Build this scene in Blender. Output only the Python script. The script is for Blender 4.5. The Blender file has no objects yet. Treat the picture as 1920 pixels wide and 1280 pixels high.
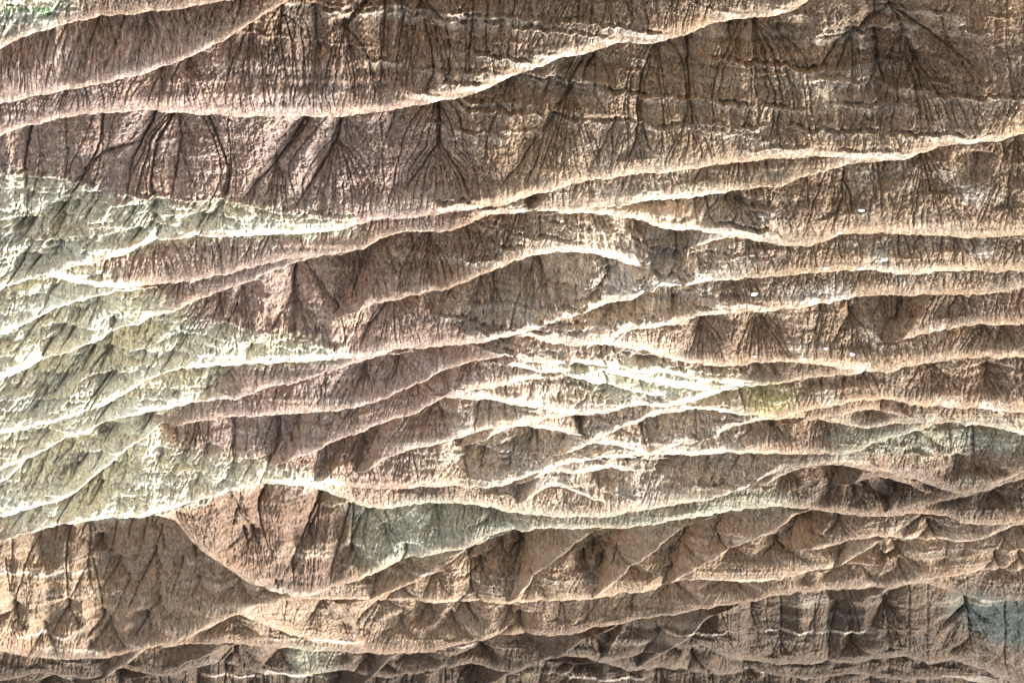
# Eroded clay badlands: ranks of rilled ridges seen from a high viewpoint with the camera held upside down
# (the photograph itself hangs upside down: the far mountains are at its bottom edge).
import bpy, math, random
import numpy as np

S = bpy.context.scene
rng = np.random.default_rng(11)
random.seed(11)

# ------------------------------------------------------------------ camera
H = 100.0                                   # metres above the mean crest level
PITCH = math.radians(-22.0)
HFOV = math.radians(32.6)
F = 960.0 / math.tan(HFOV / 2)              # focal length in photograph pixels
cam_d = bpy.data.cameras.new('camera')
cam_d.sensor_width = 36.0
cam_d.angle = HFOV
cam_d.clip_start = 1.0
cam_d.clip_end = 20000.0
cam = bpy.data.objects.new('camera', cam_d)
S.collection.objects.link(cam)
cam.location = (0, 0, H)
from mathutils import Euler, Matrix
base = Euler((math.pi / 2 + PITCH, 0, 0)).to_matrix()
cam.rotation_euler = (base @ Matrix.Rotation(math.pi, 3, 'Z')).to_euler()
S.camera = cam
CP, SP = math.cos(PITCH), math.sin(PITCH)

# ------------------------------------------------------------------ sky, sun, exposure
SUN_TO = np.array([-0.58, 0.30, 0.76]); SUN_TO /= np.linalg.norm(SUN_TO)
elev = math.asin(SUN_TO[2]); azim = math.atan2(SUN_TO[0], SUN_TO[1])
W = bpy.data.worlds.new('World'); S.world = W; W.use_nodes = True
nt = W.node_tree
bg = nt.nodes['Background']
sky = nt.nodes.new('ShaderNodeTexSky'); sky.sky_type = 'NISHITA'; sky.sun_disc = False
sky.sun_elevation = elev; sky.sun_rotation = azim
sky.air_density = 1.0; sky.dust_density = 3.0
hs = nt.nodes.new('ShaderNodeHueSaturation'); hs.inputs['Saturation'].default_value = 0.15
nt.links.new(sky.outputs['Color'], hs.inputs['Color'])
nt.links.new(hs.outputs['Color'], bg.inputs['Color'])
bg.inputs['Strength'].default_value = 0.06
sd = bpy.data.lights.new('sun', 'SUN'); sd.energy = 1.6; sd.angle = math.radians(18); sd.color = (1.0, 0.96, 0.915)
sun = bpy.data.objects.new('sun', sd); S.collection.objects.link(sun)
from mathutils import Vector
sun.rotation_euler = Vector(SUN_TO).to_track_quat('Z', 'Y').to_euler()
S.view_settings.view_transform = 'Standard'
S.view_settings.look = 'None'
S.view_settings.gamma = 1.0
S.view_settings.use_curve_mapping = False
S.view_settings.exposure = 3.2

# ------------------------------------------------------------------ small maths
def ground_d(y):
    """horizontal distance of the mean crest level along the viewing row y of the photograph"""
    c = (np.asarray(y, float) - 640.0) / F
    fy = CP - c * SP; fz = SP + c * CP
    fz = np.minimum(fz, -0.06)
    return H * fy / -fz

def col_x(x, d, z):
    """world x of photograph column x for a point at distance d and height z"""
    depth = d * CP + (z - H) * SP
    return -(x - 960.0) / F * depth

def row_y(d, z):
    depth = d * CP + (z - H) * SP
    v = -d * SP + (z - H) * CP
    return 640.0 + F * v / depth

def sstep(a, b, x):
    t = np.clip((x - a) / (b - a), 0, 1)
    return t * t * (3 - 2 * t)

_T = np.random.default_rng(5).random((256, 256)).astype(np.float32)
def vnoise(x, y):
    xi = np.floor(x).astype(np.int64); yi = np.floor(y).astype(np.int64)
    fx = (x - xi); fy = (y - yi)
    fx = fx * fx * (3 - 2 * fx); fy = fy * fy * (3 - 2 * fy)
    x0 = xi & 255; x1 = (xi + 1) & 255; y0 = yi & 255; y1 = (yi + 1) & 255
    a = _T[y0, x0]; b = _T[y0, x1]; c = _T[y1, x0]; d = _T[y1, x1]
    return (a + (b - a) * fx) * (1 - fy) + (c + (d - c) * fx) * fy
def fbm(x, y, o=4):
    s = 0; a = 0.5; n = 0
    for k in range(o):
        c, d = math.cos(0.6 + 1.1 * k), math.sin(0.6 + 1.1 * k)
        s = s + a * vnoise((c * x - d * y) * 2 ** k + 17.3 * k, (d * x + c * y) * 2 ** k + 9.1 * k); n += a; a *= 0.55
    return s / n - 0.5

def gauss1(v, s):
    r = int(max(1, 3 * s)); k = np.exp(-0.5 * (np.arange(-r, r + 1) / s) ** 2); k /= k.sum()
    return np.convolve(np.pad(v, r, mode='edge'), k, mode='valid')

# ------------------------------------------------------------------ where each rock colour lies
ROCK = {
    'brown':  (0.30, 0.212, 0.150),
    'pink':   (0.405, 0.302, 0.247),
    'pale':   (0.78, 0.71, 0.54),
    'cream':  (0.57, 0.465, 0.36),
    'dusk':   (0.118, 0.087, 0.064),  # dark grey-brown; on the far hills it also carries their dimmer light
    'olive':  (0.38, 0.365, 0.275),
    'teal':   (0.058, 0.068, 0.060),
    'tan':    (0.35, 0.258, 0.178),
    'umber':  (0.225, 0.158, 0.108),
    'rust':   (0.235, 0.160, 0.115),
    'ochre':  (0.58, 0.49, 0.27),
    'chalk':  (0.70, 0.63, 0.54),
}
BLOBS = [   # rock, softness px, polygon on the photograph's grid
    ('tan', 60, [(900, 0), (1920, 0), (1920, 800), (1300, 800), (1100, 560), (950, 380), (850, 150)]),
    ('umber', 40, [(1535, 135), (1600, 60), (1680, 12), (1760, 60), (1850, 130), (1780, 190), (1620, 192)]),
    ('cream', 50, [(940, 380), (1300, 330), (1420, 440), (1300, 560), (1350, 760), (1480, 880), (1260, 960), (960, 960), (760, 900), (900, 700), (1010, 560)]),
    ('pink', 45, [(0, 90), (330, 40), (520, 120), (860, 240), (860, 420), (560, 460), (900, 640), (1000, 640), (820, 760), (760, 900), (420, 900), (200, 500), (0, 330)]),
    ('tan', 40, [(0, 1010), (260, 980), (420, 1110), (700, 1110), (900, 1010), (1100, 1010), (1500, 960), (1920, 1000), (1920, 1060), (1560, 1090), (1300, 1130), (960, 1190), (800, 1220), (350, 1200), (0, 1220)]),
    ('pale', 7, [(0, 325), (130, 335), (230, 372), (330, 378), (450, 380), (600, 408), (690, 416), (630, 440), (470, 450), (330, 452), (230, 480), (150, 500), (280, 545), (340, 585), (372, 605), (470, 618), (572, 640), (640, 652), (660, 660), (640, 672), (420, 690), (410, 745), (330, 765), (240, 800), (300, 800), (330, 850), (470, 870), (560, 880), (660, 905), (600, 918), (480, 912), (420, 930), (330, 955), (270, 972), (120, 985), (0, 1020)]),
    ('pale', 10, [(0, 0), (140, 0), (140, 25), (60, 50), (0, 78)]),
    ('olive', 10, [(620, 930), (700, 950), (830, 938), (960, 966), (1110, 970), (1290, 948), (1400, 915), (1450, 900), (1500, 950), (1380, 956), (1260, 985), (1000, 996), (900, 1010), (820, 1040), (720, 1070), (660, 1060), (655, 1000)]),
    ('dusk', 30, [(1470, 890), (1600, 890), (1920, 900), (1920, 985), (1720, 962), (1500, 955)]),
    ('dusk', 22, [(0, 1224), (200, 1236), (400, 1206), (560, 1216), (800, 1222), (960, 1192), (1100, 1180), (1300, 1145), (1480, 1112), (1640, 1102), (1740, 1090), (1920, 1125), (1920, 1400), (0, 1400)]),  # weaker light over the far hills put into the rock colour
    ('rust', 20, [(330, 960), (480, 912), (560, 912), (640, 960), (655, 1060), (600, 1115), (500, 1115), (400, 1040)]),
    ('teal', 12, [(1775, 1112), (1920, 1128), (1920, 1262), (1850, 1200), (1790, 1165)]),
    ('olive', 14, [(540, 1215), (610, 1222), (640, 1240), (590, 1265), (540, 1240)]),
    ('ochre', 10, [(1395, 728), (1475, 728), (1500, 740), (1480, 772), (1405, 775)]),
    ('olive', 14, [(1560, 800), (1920, 800), (1920, 850), (1700, 850), (1560, 852)]),
    ('cream', 18, [(880, 830), (960, 812), (1010, 840), (960, 880), (890, 870)]),
    ('pale', 10, [(1100, 680), (1320, 690), (1440, 720), (1330, 745), (1150, 745), (1050, 705)]),
    ('pale', 10, [(1180, 362), (1370, 355), (1340, 372), (1200, 378)]),
    ('brown', 30, [(1200, 610), (1450, 600), (1500, 670), (1300, 680)]),
    ('brown', 30, [(1690, 690), (1920, 680), (1920, 760), (1740, 750)]),
    ('brown', 25, [(1600, 560), (1920, 560), (1920, 600), (1640, 600)]),
    ('chalk', 9, [(1130, 500), (1340, 505), (1340, 525), (1150, 535)]),
    ('chalk', 9, [(1470, 560), (1600, 538), (1600, 552), (1500, 575)]),
]
for (px, py, w, h) in [(1660, 476, 55, 26), (1840, 473, 40, 20), (1810, 362, 62, 24), (1640, 330, 46, 14), (1700, 316, 60, 9), (1700, 355, 66, 8), (1620, 350, 60, 8), (1780, 325, 30, 14),
                       (1760, 622, 44, 8), (1634, 637, 22, 12), (1630, 614, 24, 9), (1500, 664, 34, 14), (1510, 618, 40, 7), (1545, 742, 46, 18), (1620, 690, 60, 10), (1780, 752, 60, 9), (1860, 763, 60, 10),
                       (1690, 520, 44, 9), (1655, 540, 16, 8), (1580, 530, 24, 8), (1700, 65, 40, 18), (1790, 40, 40, 20), (1720, 80, 30, 8), (1560, 35, 14, 6), (1830, 470, 80, 12), (1480, 610, 36, 6), (1530, 600, 30, 6)]:
    BLOBS.append(('chalk', 7, [(px - w / 2, py), (px - w * .2, py - h / 2), (px + w / 2, py - h * .2), (px + w * .3, py + h / 2), (px - w * .2, py + h * .4)]))

GX, GY, GS, GO = 560, 400, 4.0, 160.0       # the map's cell is 4 px, it starts 160 px outside the frame
def poly_mask(poly):
    yy, xx = np.mgrid[0:GY, 0:GX]
    xx = xx * GS - GO; yy = yy * GS - GO
    ins = np.zeros((GY, GX), bool)
    n = len(poly)
    for i in range(n):
        x0, y0 = poly[i]; x1, y1 = poly[(i + 1) % n]
        if y0 == y1: continue
        c = ((y0 > yy) != (y1 > yy)) & (xx < (x1 - x0) * (yy - y0) / (y1 - y0) + x0)
        ins ^= c
    return ins.astype(np.float32)
def blur2(a, s):
    if s < 0.4: return a
    r = int(max(1, 3 * s)); k = np.exp(-0.5 * (np.arange(-r, r + 1) / s) ** 2); k /= k.sum()
    p = np.pad(a, ((r, r), (0, 0)), mode='edge'); o = 0
    for i, w in enumerate(k): o = o + w * p[i:i + a.shape[0]]
    p = np.pad(o, ((0, 0), (r, r)), mode='edge'); q = 0
    for i, w in enumerate(k): q = q + w * p[:, i:i + a.shape[1]]
    return q
RMAP = np.empty((GY, GX, 3), np.float32); RMAP[:] = ROCK['brown']
for rock, soft, poly in BLOBS:
    ext = []                                  # what touches the frame's edge goes on outside it
    for (x, y) in poly:
        ext.append((-GO - 9 if x <= 0 else GO + 1930 if x >= 1920 else x, -GO - 9 if y <= 0 else y))
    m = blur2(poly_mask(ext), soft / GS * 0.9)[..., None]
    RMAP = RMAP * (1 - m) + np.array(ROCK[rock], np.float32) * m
def rock_at(x, y):
    gx = np.clip((x + GO) / GS, 0, GX - 1.01); gy = np.clip((y + GO) / GS, 0, GY - 1.01)
    xi = gx.astype(int); yi = gy.astype(int); fx = (gx - xi)[..., None]; fy = (gy - yi)[..., None]
    return (RMAP[yi, xi] * (1 - fx) + RMAP[yi, xi + 1] * fx) * (1 - fy) + (RMAP[yi + 1, xi] * (1 - fx) + RMAP[yi + 1, xi + 1] * fx) * fy

# ------------------------------------------------------------------ the ridge crests, nearest first
# each: label, crest line, options (drains = where gullies meet at the slope's foot; steep = slope angle)
RIDGES = []
def R(label, pts, **k): RIDGES.append((label, pts, k))
R('small pink-brown hump at the near end, below the pale grassy corner', [(-160, 130), (0, 89), (20, 76), (54, 64), (111, 44), (185, 29), (286, 20), (370, 8), (440, -2), (520, -20), (700, -70), (2080, -100)])
R('steep dark brown clay ridge rilled all over, second from the near left end', [(-160, 215), (0, 191), (57, 181), (131, 165), (202, 153), (269, 138), (302, 123), (353, 104), (420, 74), (470, 40), (521, 10), (538, 0), (580, -28), (800, -50), (2080, -78)])
R('long near ridge with a smooth sagging pale crest and thin dark ledges', [(-160, 290), (0, 252), (44, 238), (94, 225), (151, 213), (215, 208), (286, 205), (336, 210), (437, 217), (538, 218), (640, 218), (690, 212), (757, 198), (815, 191), (868, 181), (909, 168), (932, 155), (960, 144), (980, 134), (1016, 124), (1050, 108), (1090, 100), (1130, 88), (1160, 79), (1215, 82), (1270, 70), (1330, 45), (1380, 33), (1440, 31), (1480, 22), (1515, 0), (1560, -22), (1700, -40), (2080, -52)])
R('broad ridge with petal shaped clay faces above a pale yellow foot', [(-160, 590), (0, 546), (57, 527), (84, 514), (134, 499), (218, 480), (252, 467), (309, 453), (353, 445), (437, 442), (538, 437), (638, 429), (707, 412), (774, 406), (842, 396), (909, 386), (959, 380), (993, 368), (1043, 356), (1063, 349), (1090, 339), (1144, 333), (1211, 325), (1280, 321), (1347, 309), (1408, 302), (1465, 296), (1549, 293), (1616, 301), (1690, 300), (1750, 279), (1800, 269), (1878, 262), (1920, 250), (2080, 215)], rows=80)
R('ledged brown ridge with a ragged dark cliff line at its near right end', [(1050, 399), (1080, 394), (1130, 388), (1164, 386), (1197, 381), (1225, 374), (1273, 372), (1315, 369), (1349, 362), (1374, 357), (1408, 355), (1468, 345), (1515, 331), (1565, 316), (1616, 304), (1640, 302)])
R('brown ridge flecked with white patches behind the ledged ridge', [(1000, 393), (1030, 395), (1080, 399), (1147, 402), (1197, 411), (1248, 427), (1298, 431), (1347, 440), (1391, 445), (1431, 453), (1482, 460), (1515, 460), (1542, 453), (1566, 443), (1599, 437), (1650, 435), (1717, 438), (1800, 445), (1851, 443), (1920, 438), (2080, 430)])
R('pink-brown ridge with a dark undercut left end', [(75, 514), (110, 523), (168, 535), (222, 541), (276, 534), (336, 529), (386, 521), (437, 511), (470, 502), (504, 492), (554, 482), (605, 477), (640, 474), (680, 467), (700, 457), (724, 445), (758, 435), (800, 433), (825, 434), (854, 428), (876, 419), (897, 410), (918, 403), (951, 402), (990, 397)])
R('slim pink spur rising from pale rock to join the undercut ridge', [(-160, 745), (0, 712), (60, 690), (100, 675), (134, 660), (168, 648), (202, 635), (227, 623), (260, 609), (286, 594), (319, 586), (336, 578), (363, 564), (403, 548), (454, 531), (504, 511), (538, 497), (571, 485), (600, 479)])
R('pale weathered spur with a dark notched gully', [(-160, 690), (-30, 640), (20, 615), (59, 601), (84, 587), (121, 572), (143, 564), (168, 557), (218, 546), (260, 541)])
R('brown ridge closely scored by parallel rills', [(670, 584), (700, 569), (741, 559), (800, 548), (842, 540), (876, 528), (901, 514), (921, 508), (940, 499), (955, 492), (976, 487), (1002, 479), (1035, 472), (1080, 470), (1113, 474), (1155, 484), (1181, 494), (1205, 500)])
R('wide pink-brown ridge with fan gullies and a pale foot', [(-160, 850), (0, 812), (80, 796), (150, 778), (190, 765), (232, 739), (264, 718), (302, 704), (336, 693), (403, 684), (470, 680), (538, 679), (588, 677), (640, 673), (707, 665), (741, 655), (808, 650), (880, 644), (922, 639), (956, 632), (981, 624), (1006, 617), (1031, 608), (1060, 601), (1094, 592), (1124, 577), (1151, 566), (1184, 561), (1211, 545), (1245, 534), (1290, 534), (1347, 523), (1414, 521), (1482, 514), (1532, 511), (1582, 506), (1633, 506), (1666, 511), (1700, 513), (1750, 509), (1801, 506), (1851, 507), (1920, 506), (2080, 500)])
R('low pink lens shaped hill with white ledges around it', [(975, 628), (998, 634), (1031, 643), (1065, 646), (1107, 644), (1140, 638), (1157, 629), (1174, 621), (1228, 613), (1280, 603), (1314, 593), (1347, 588), (1398, 585), (1448, 583), (1498, 578), (1532, 571), (1582, 559), (1616, 554), (1650, 551), (1700, 554), (1750, 552), (1801, 552), (1851, 552), (1885, 546), (1920, 539), (2080, 520)])
R('short brown spur with a white saddle', [(1690, 636), (1724, 627), (1777, 615), (1834, 605), (1880, 607), (1920, 609), (2080, 612)])
R('brown ridge with a shaggy dark hump and a long pale crest', [(1040, 640), (1077, 645), (1124, 645), (1160, 650), (1204, 655), (1254, 671), (1288, 680), (1321, 686), (1372, 687), (1414, 680), (1465, 677), (1515, 682), (1566, 689), (1599, 695), (1633, 695), (1666, 697), (1693, 690), (1734, 680), (1767, 675), (1801, 671), (1851, 669), (1920, 671), (2080, 676)])
R('pink ridge reaching out of the pale rocks', [(-160, 905), (0, 878), (60, 856), (105, 831), (116, 824), (162, 807), (200, 792), (243, 781), (274, 773), (316, 764), (359, 755), (401, 751), (437, 748), (470, 739), (504, 727), (538, 721), (571, 712), (605, 702), (640, 690), (674, 677), (700, 669), (730, 664)])
R('pale blocky spur with deep dark slots', [(-160, 935), (-20, 912), (10, 900), (38, 874), (59, 845), (76, 829), (110, 822), (135, 819)])
R('pink ridge with brown triangular gully fans', [(-160, 990), (0, 968), (80, 948), (130, 930), (158, 910), (179, 891), (211, 866), (243, 838), (281, 813), (302, 797), (353, 793), (403, 783), (470, 779), (538, 776), (640, 770), (674, 761), (707, 754), (734, 742), (758, 729), (791, 716), (815, 704), (835, 692), (858, 687), (880, 678), (914, 673), (935, 668), (968, 659), (1000, 655)])
R('jumbled cream ledges at the middle of the badlands', [(940, 664), (964, 671), (1014, 680), (1082, 682), (1124, 688), (1160, 692), (1201, 697), (1238, 697), (1271, 704), (1305, 712), (1338, 715), (1372, 718), (1410, 717)], crumbly=1.0)
R('slim pink ridge between two fan scored ridges', [(540, 865), (591, 843), (640, 820), (674, 810), (707, 795), (741, 784), (774, 777), (801, 761), (821, 751), (848, 739), (875, 734), (902, 729), (930, 726), (961, 718), (985, 711), (1020, 708)])
R('low dark lens of pink clay on white ledges', [(830, 742), (880, 748), (922, 750), (956, 756), (1001, 764), (1048, 770), (1090, 774), (1120, 773), (1170, 765), (1200, 762), (1246, 761), (1296, 753), (1338, 740), (1364, 729), (1405, 722), (1448, 719), (1482, 716), (1515, 709), (1549, 706), (1599, 700), (1630, 694)])
R('olive brown ridge with comb-like rills', [(690, 880), (727, 857), (774, 838), (808, 833), (842, 825), (882, 815), (919, 806), (963, 795), (1003, 787), (1052, 782), (1095, 777), (1130, 774)])
R('brown ridge with one yellow ochre face', [(1060, 850), (1105, 834), (1119, 825), (1144, 810), (1172, 800), (1194, 792), (1238, 776), (1271, 768), (1305, 767), (1355, 771), (1405, 776), (1441, 780), (1465, 781), (1498, 773), (1532, 766), (1566, 761), (1599, 751), (1633, 748), (1666, 749), (1693, 754), (1717, 759), (1767, 761), (1801, 763), (1851, 768), (1902, 774), (1920, 773), (2080, 780)])
R('pink and cream hillside above the pale hill', [(600, 905), (645, 910), (700, 914), (750, 915), (800, 909), (867, 911), (909, 913), (943, 908), (976, 899), (1010, 884), (1043, 876), (1085, 864), (1119, 860), (1160, 856), (1190, 858)], crumbly=0.5)
R('brown ridge with a double dark peak', [(1200, 862), (1231, 850), (1248, 840), (1281, 832), (1315, 828), (1332, 820), (1357, 806), (1381, 797), (1414, 790), (1448, 788), (1488, 783), (1522, 781), (1549, 788), (1582, 796), (1616, 801), (1650, 800), (1683, 793), (1734, 790), (1760, 790), (1801, 793), (1851, 796), (1885, 806), (1920, 815), (2080, 840)])
R('olive clay spur fanning to the right', [(1140, 864), (1180, 855), (1248, 850), (1300, 853), (1345, 851), (1370, 847), (1400, 852), (1450, 850), (1515, 850), (1560, 853), (1599, 849), (1633, 833), (1666, 823), (1700, 813), (1734, 800), (1757, 792), (1790, 788)])
R('pale yellow hill running into a cream slope scored by slanting gullies', [(-160, 1070), (0, 1015), (50, 1000), (125, 982), (200, 972), (280, 967), (325, 952), (375, 940), (415, 925), (450, 912), (500, 907), (540, 907), (600, 914), (640, 931), (680, 948), (720, 952), (780, 944), (835, 940), (900, 945), (960, 962), (1035, 968), (1110, 968), (1185, 960), (1235, 952), (1280, 945), (1320, 939), (1360, 928), (1410, 908), (1460, 883), (1500, 873), (1560, 866), (1600, 868), (1640, 874)])
R('dusky striped ridge with a dark rock nose', [(1440, 905), (1480, 885), (1530, 872), (1585, 871), (1660, 885), (1735, 905), (1785, 924), (1835, 924), (1870, 908), (1920, 885), (2080, 840)])
R('small dusky peak behind the striped ridge', [(1660, 962), (1710, 950), (1760, 937), (1810, 930), (1850, 918), (1890, 905), (1920, 897), (2080, 870)])
R('grey-green cliff band under a tall brown mountain face', [(300, 970), (330, 987), (355, 1020), (375, 1040), (420, 1068), (475, 1097), (525, 1121), (575, 1120), (625, 1100), (675, 1085), (725, 1065), (775, 1047), (825, 1037), (880, 1025), (915, 1005), (960, 992), (990, 995), (1060, 988), (1160, 990), (1235, 982), (1310, 968), (1375, 955), (1460, 948), (1500, 952), (1560, 962), (1660, 970), (1720, 960), (1780, 966), (1810, 980), (1850, 985), (1920, 979), (2080, 960)], sm=140)
R('brown ridge with a pale curved ledge', [(1520, 1030), (1600, 1015), (1650, 1004), (1710, 1011), (1760, 1018), (1810, 1015), (1860, 1005), (1885, 993), (1920, 982), (2080, 970)])
R('far ridge of many small sharp pyramids', [(-160, 1180), (0, 1220), (50, 1230), (100, 1235), (175, 1235), (225, 1227), (275, 1215), (350, 1195), (390, 1175), (425, 1157), (450, 1150), (475, 1137), (525, 1126), (575, 1122), (650, 1123), (725, 1125), (810, 1130), (880, 1130), (960, 1130), (1060, 1125), (1120, 1120), (1160, 1110), (1230, 1107), (1280, 1092), (1320, 1085), (1390, 1090), (1435, 1090), (1470, 1082), (1510, 1070), (1580, 1064), (1630, 1060)])
R('long tan ridge with a pale zigzag crest', [(300, 1214), (350, 1205), (400, 1207), (460, 1207), (500, 1212), (550, 1215), (600, 1220), (675, 1225), (725, 1225), (810, 1222), (850, 1210), (900, 1200), (960, 1192), (1060, 1190), (1110, 1177), (1185, 1162), (1270, 1152), (1310, 1142), (1385, 1132), (1435, 1121), (1460, 1115), (1510, 1110), (1585, 1103), (1635, 1101), (1675, 1105), (1730, 1087), (1785, 1080), (1835, 1072), (1920, 1070), (2080, 1060)])
R('dusky slope behind the tan ridge', [(1650, 1112), (1690, 1096), (1730, 1091), (1780, 1108), (1835, 1122), (1880, 1125), (1920, 1125), (2080, 1120)])
R('dark mountain spur', [(1120, 1242), (1180, 1232), (1240, 1224), (1270, 1210), (1300, 1190), (1320, 1165), (1340, 1150)])
R('dark brown mountain with a deep black crack', [(1200, 1250), (1240, 1226), (1270, 1217), (1320, 1208), (1345, 1222), (1385, 1237), (1460, 1243), (1560, 1245), (1625, 1237), (1690, 1228), (1715, 1232), (1740, 1245), (1785, 1237), (1820, 1246), (1885, 1272), (1920, 1290), (2080, 1330)])
R('far dark hills with blue grey rocks', [(-160, 1268), (0, 1275), (80, 1262), (160, 1272), (230, 1250), (300, 1268), (360, 1252), (430, 1245), (480, 1262), (560, 1268), (640, 1255), (720, 1272), (800, 1258), (880, 1242), (960, 1262), (1040, 1228), (1100, 1232), (1180, 1258), (1240, 1250), (1330, 1268), (1420, 1258), (1500, 1272), (1600, 1262), (1700, 1275), (1800, 1268), (1920, 1300), (2080, 1320)])
R('farthest dark mountain wall', [(-160, 1330), (200, 1322), (500, 1338), (800, 1322), (1100, 1330), (1400, 1325), (1700, 1335), (1920, 1345), (2080, 1360)])
R('last mountain wall beyond the frame', [(-160, 1400), (300, 1420), (800, 1395), (1300, 1415), (1920, 1400), (2080, 1420)])

for lab, pp in [
    ('short brown spur with slanting rills right of the ledges', [(1283, 506), (1300, 476), (1315, 463), (1335, 452), (1366, 444), (1400, 447)]),
    ('low cream ledge spur in the middle', [(950, 684), (985, 688), (1006, 696), (1050, 701), (1085, 712), (1120, 722), (1180, 735), (1240, 742), (1270, 748)]),
    ('small pale knobby spur', [(912, 824), (924, 817), (948, 805), (965, 798), (1001, 799), (1050, 807), (1080, 814)]),
    ('small cream hump above the cliff band', [(1000, 898), (1012, 893), (1043, 881), (1077, 888), (1119, 881), (1150, 876), (1175, 880)]),
    ('tiny cream hump with dark notches', [(985, 938), (1000, 928), (1035, 907), (1060, 915), (1095, 927), (1110, 934)]),
    ('pink lens under a thin ledge', [(1105, 828), (1119, 827), (1140, 831), (1189, 843), (1215, 849)]),
    ('low pink spur on the right of the middle', [(1130, 692), (1160, 702), (1200, 711), (1250, 722), (1300, 729), (1340, 730)]),
    ('short tan spur on the far right', [(1600, 905), (1640, 892), (1690, 902), (1720, 915)]),
    ('low spur under the yellow face', [(1500, 792), (1560, 778), (1610, 770), (1660, 776), (1700, 782)]),
    ('banded spur dropping into the tan ridge', [(440, 1150), (475, 1159), (520, 1180), (570, 1196), (640, 1207), (690, 1219)]),
    ('bright slanting spur that splits the row of pyramids', [(1262, 1092), (1310, 1065), (1380, 1031), (1440, 1000), (1500, 962)]),
    ('slanting pyramid spur, second from the bright one', [(1118, 1120), (1185, 1066), (1240, 1021), (1278, 988)]),
    ('slanting pyramid spur in the middle of the row', [(968, 1124), (1010, 1076), (1060, 1036), (1106, 996)]),
    ('slanting pyramid spur at the left end of the row', [(700, 1122), (780, 1090), (850, 1060), (912, 1010)]),
    ('short tan spur under the curved ledge', [(1575, 1064), (1600, 1046), (1650, 1014)]),
    ('dark spur at the bottom left', [(195, 1270), (240, 1241), (285, 1210)]), ('dark long spur at the bottom left', [(295, 1264), (380, 1233), (435, 1210)]),
    ('dark short spur at the bottom middle', [(680, 1282), (705, 1262), (742, 1224)]), ('dark ragged spur at the bottom middle', [(930, 1276), (1000, 1246), (1060, 1226), (1100, 1194)]),
    ]:
    R(lab, pp)

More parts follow.
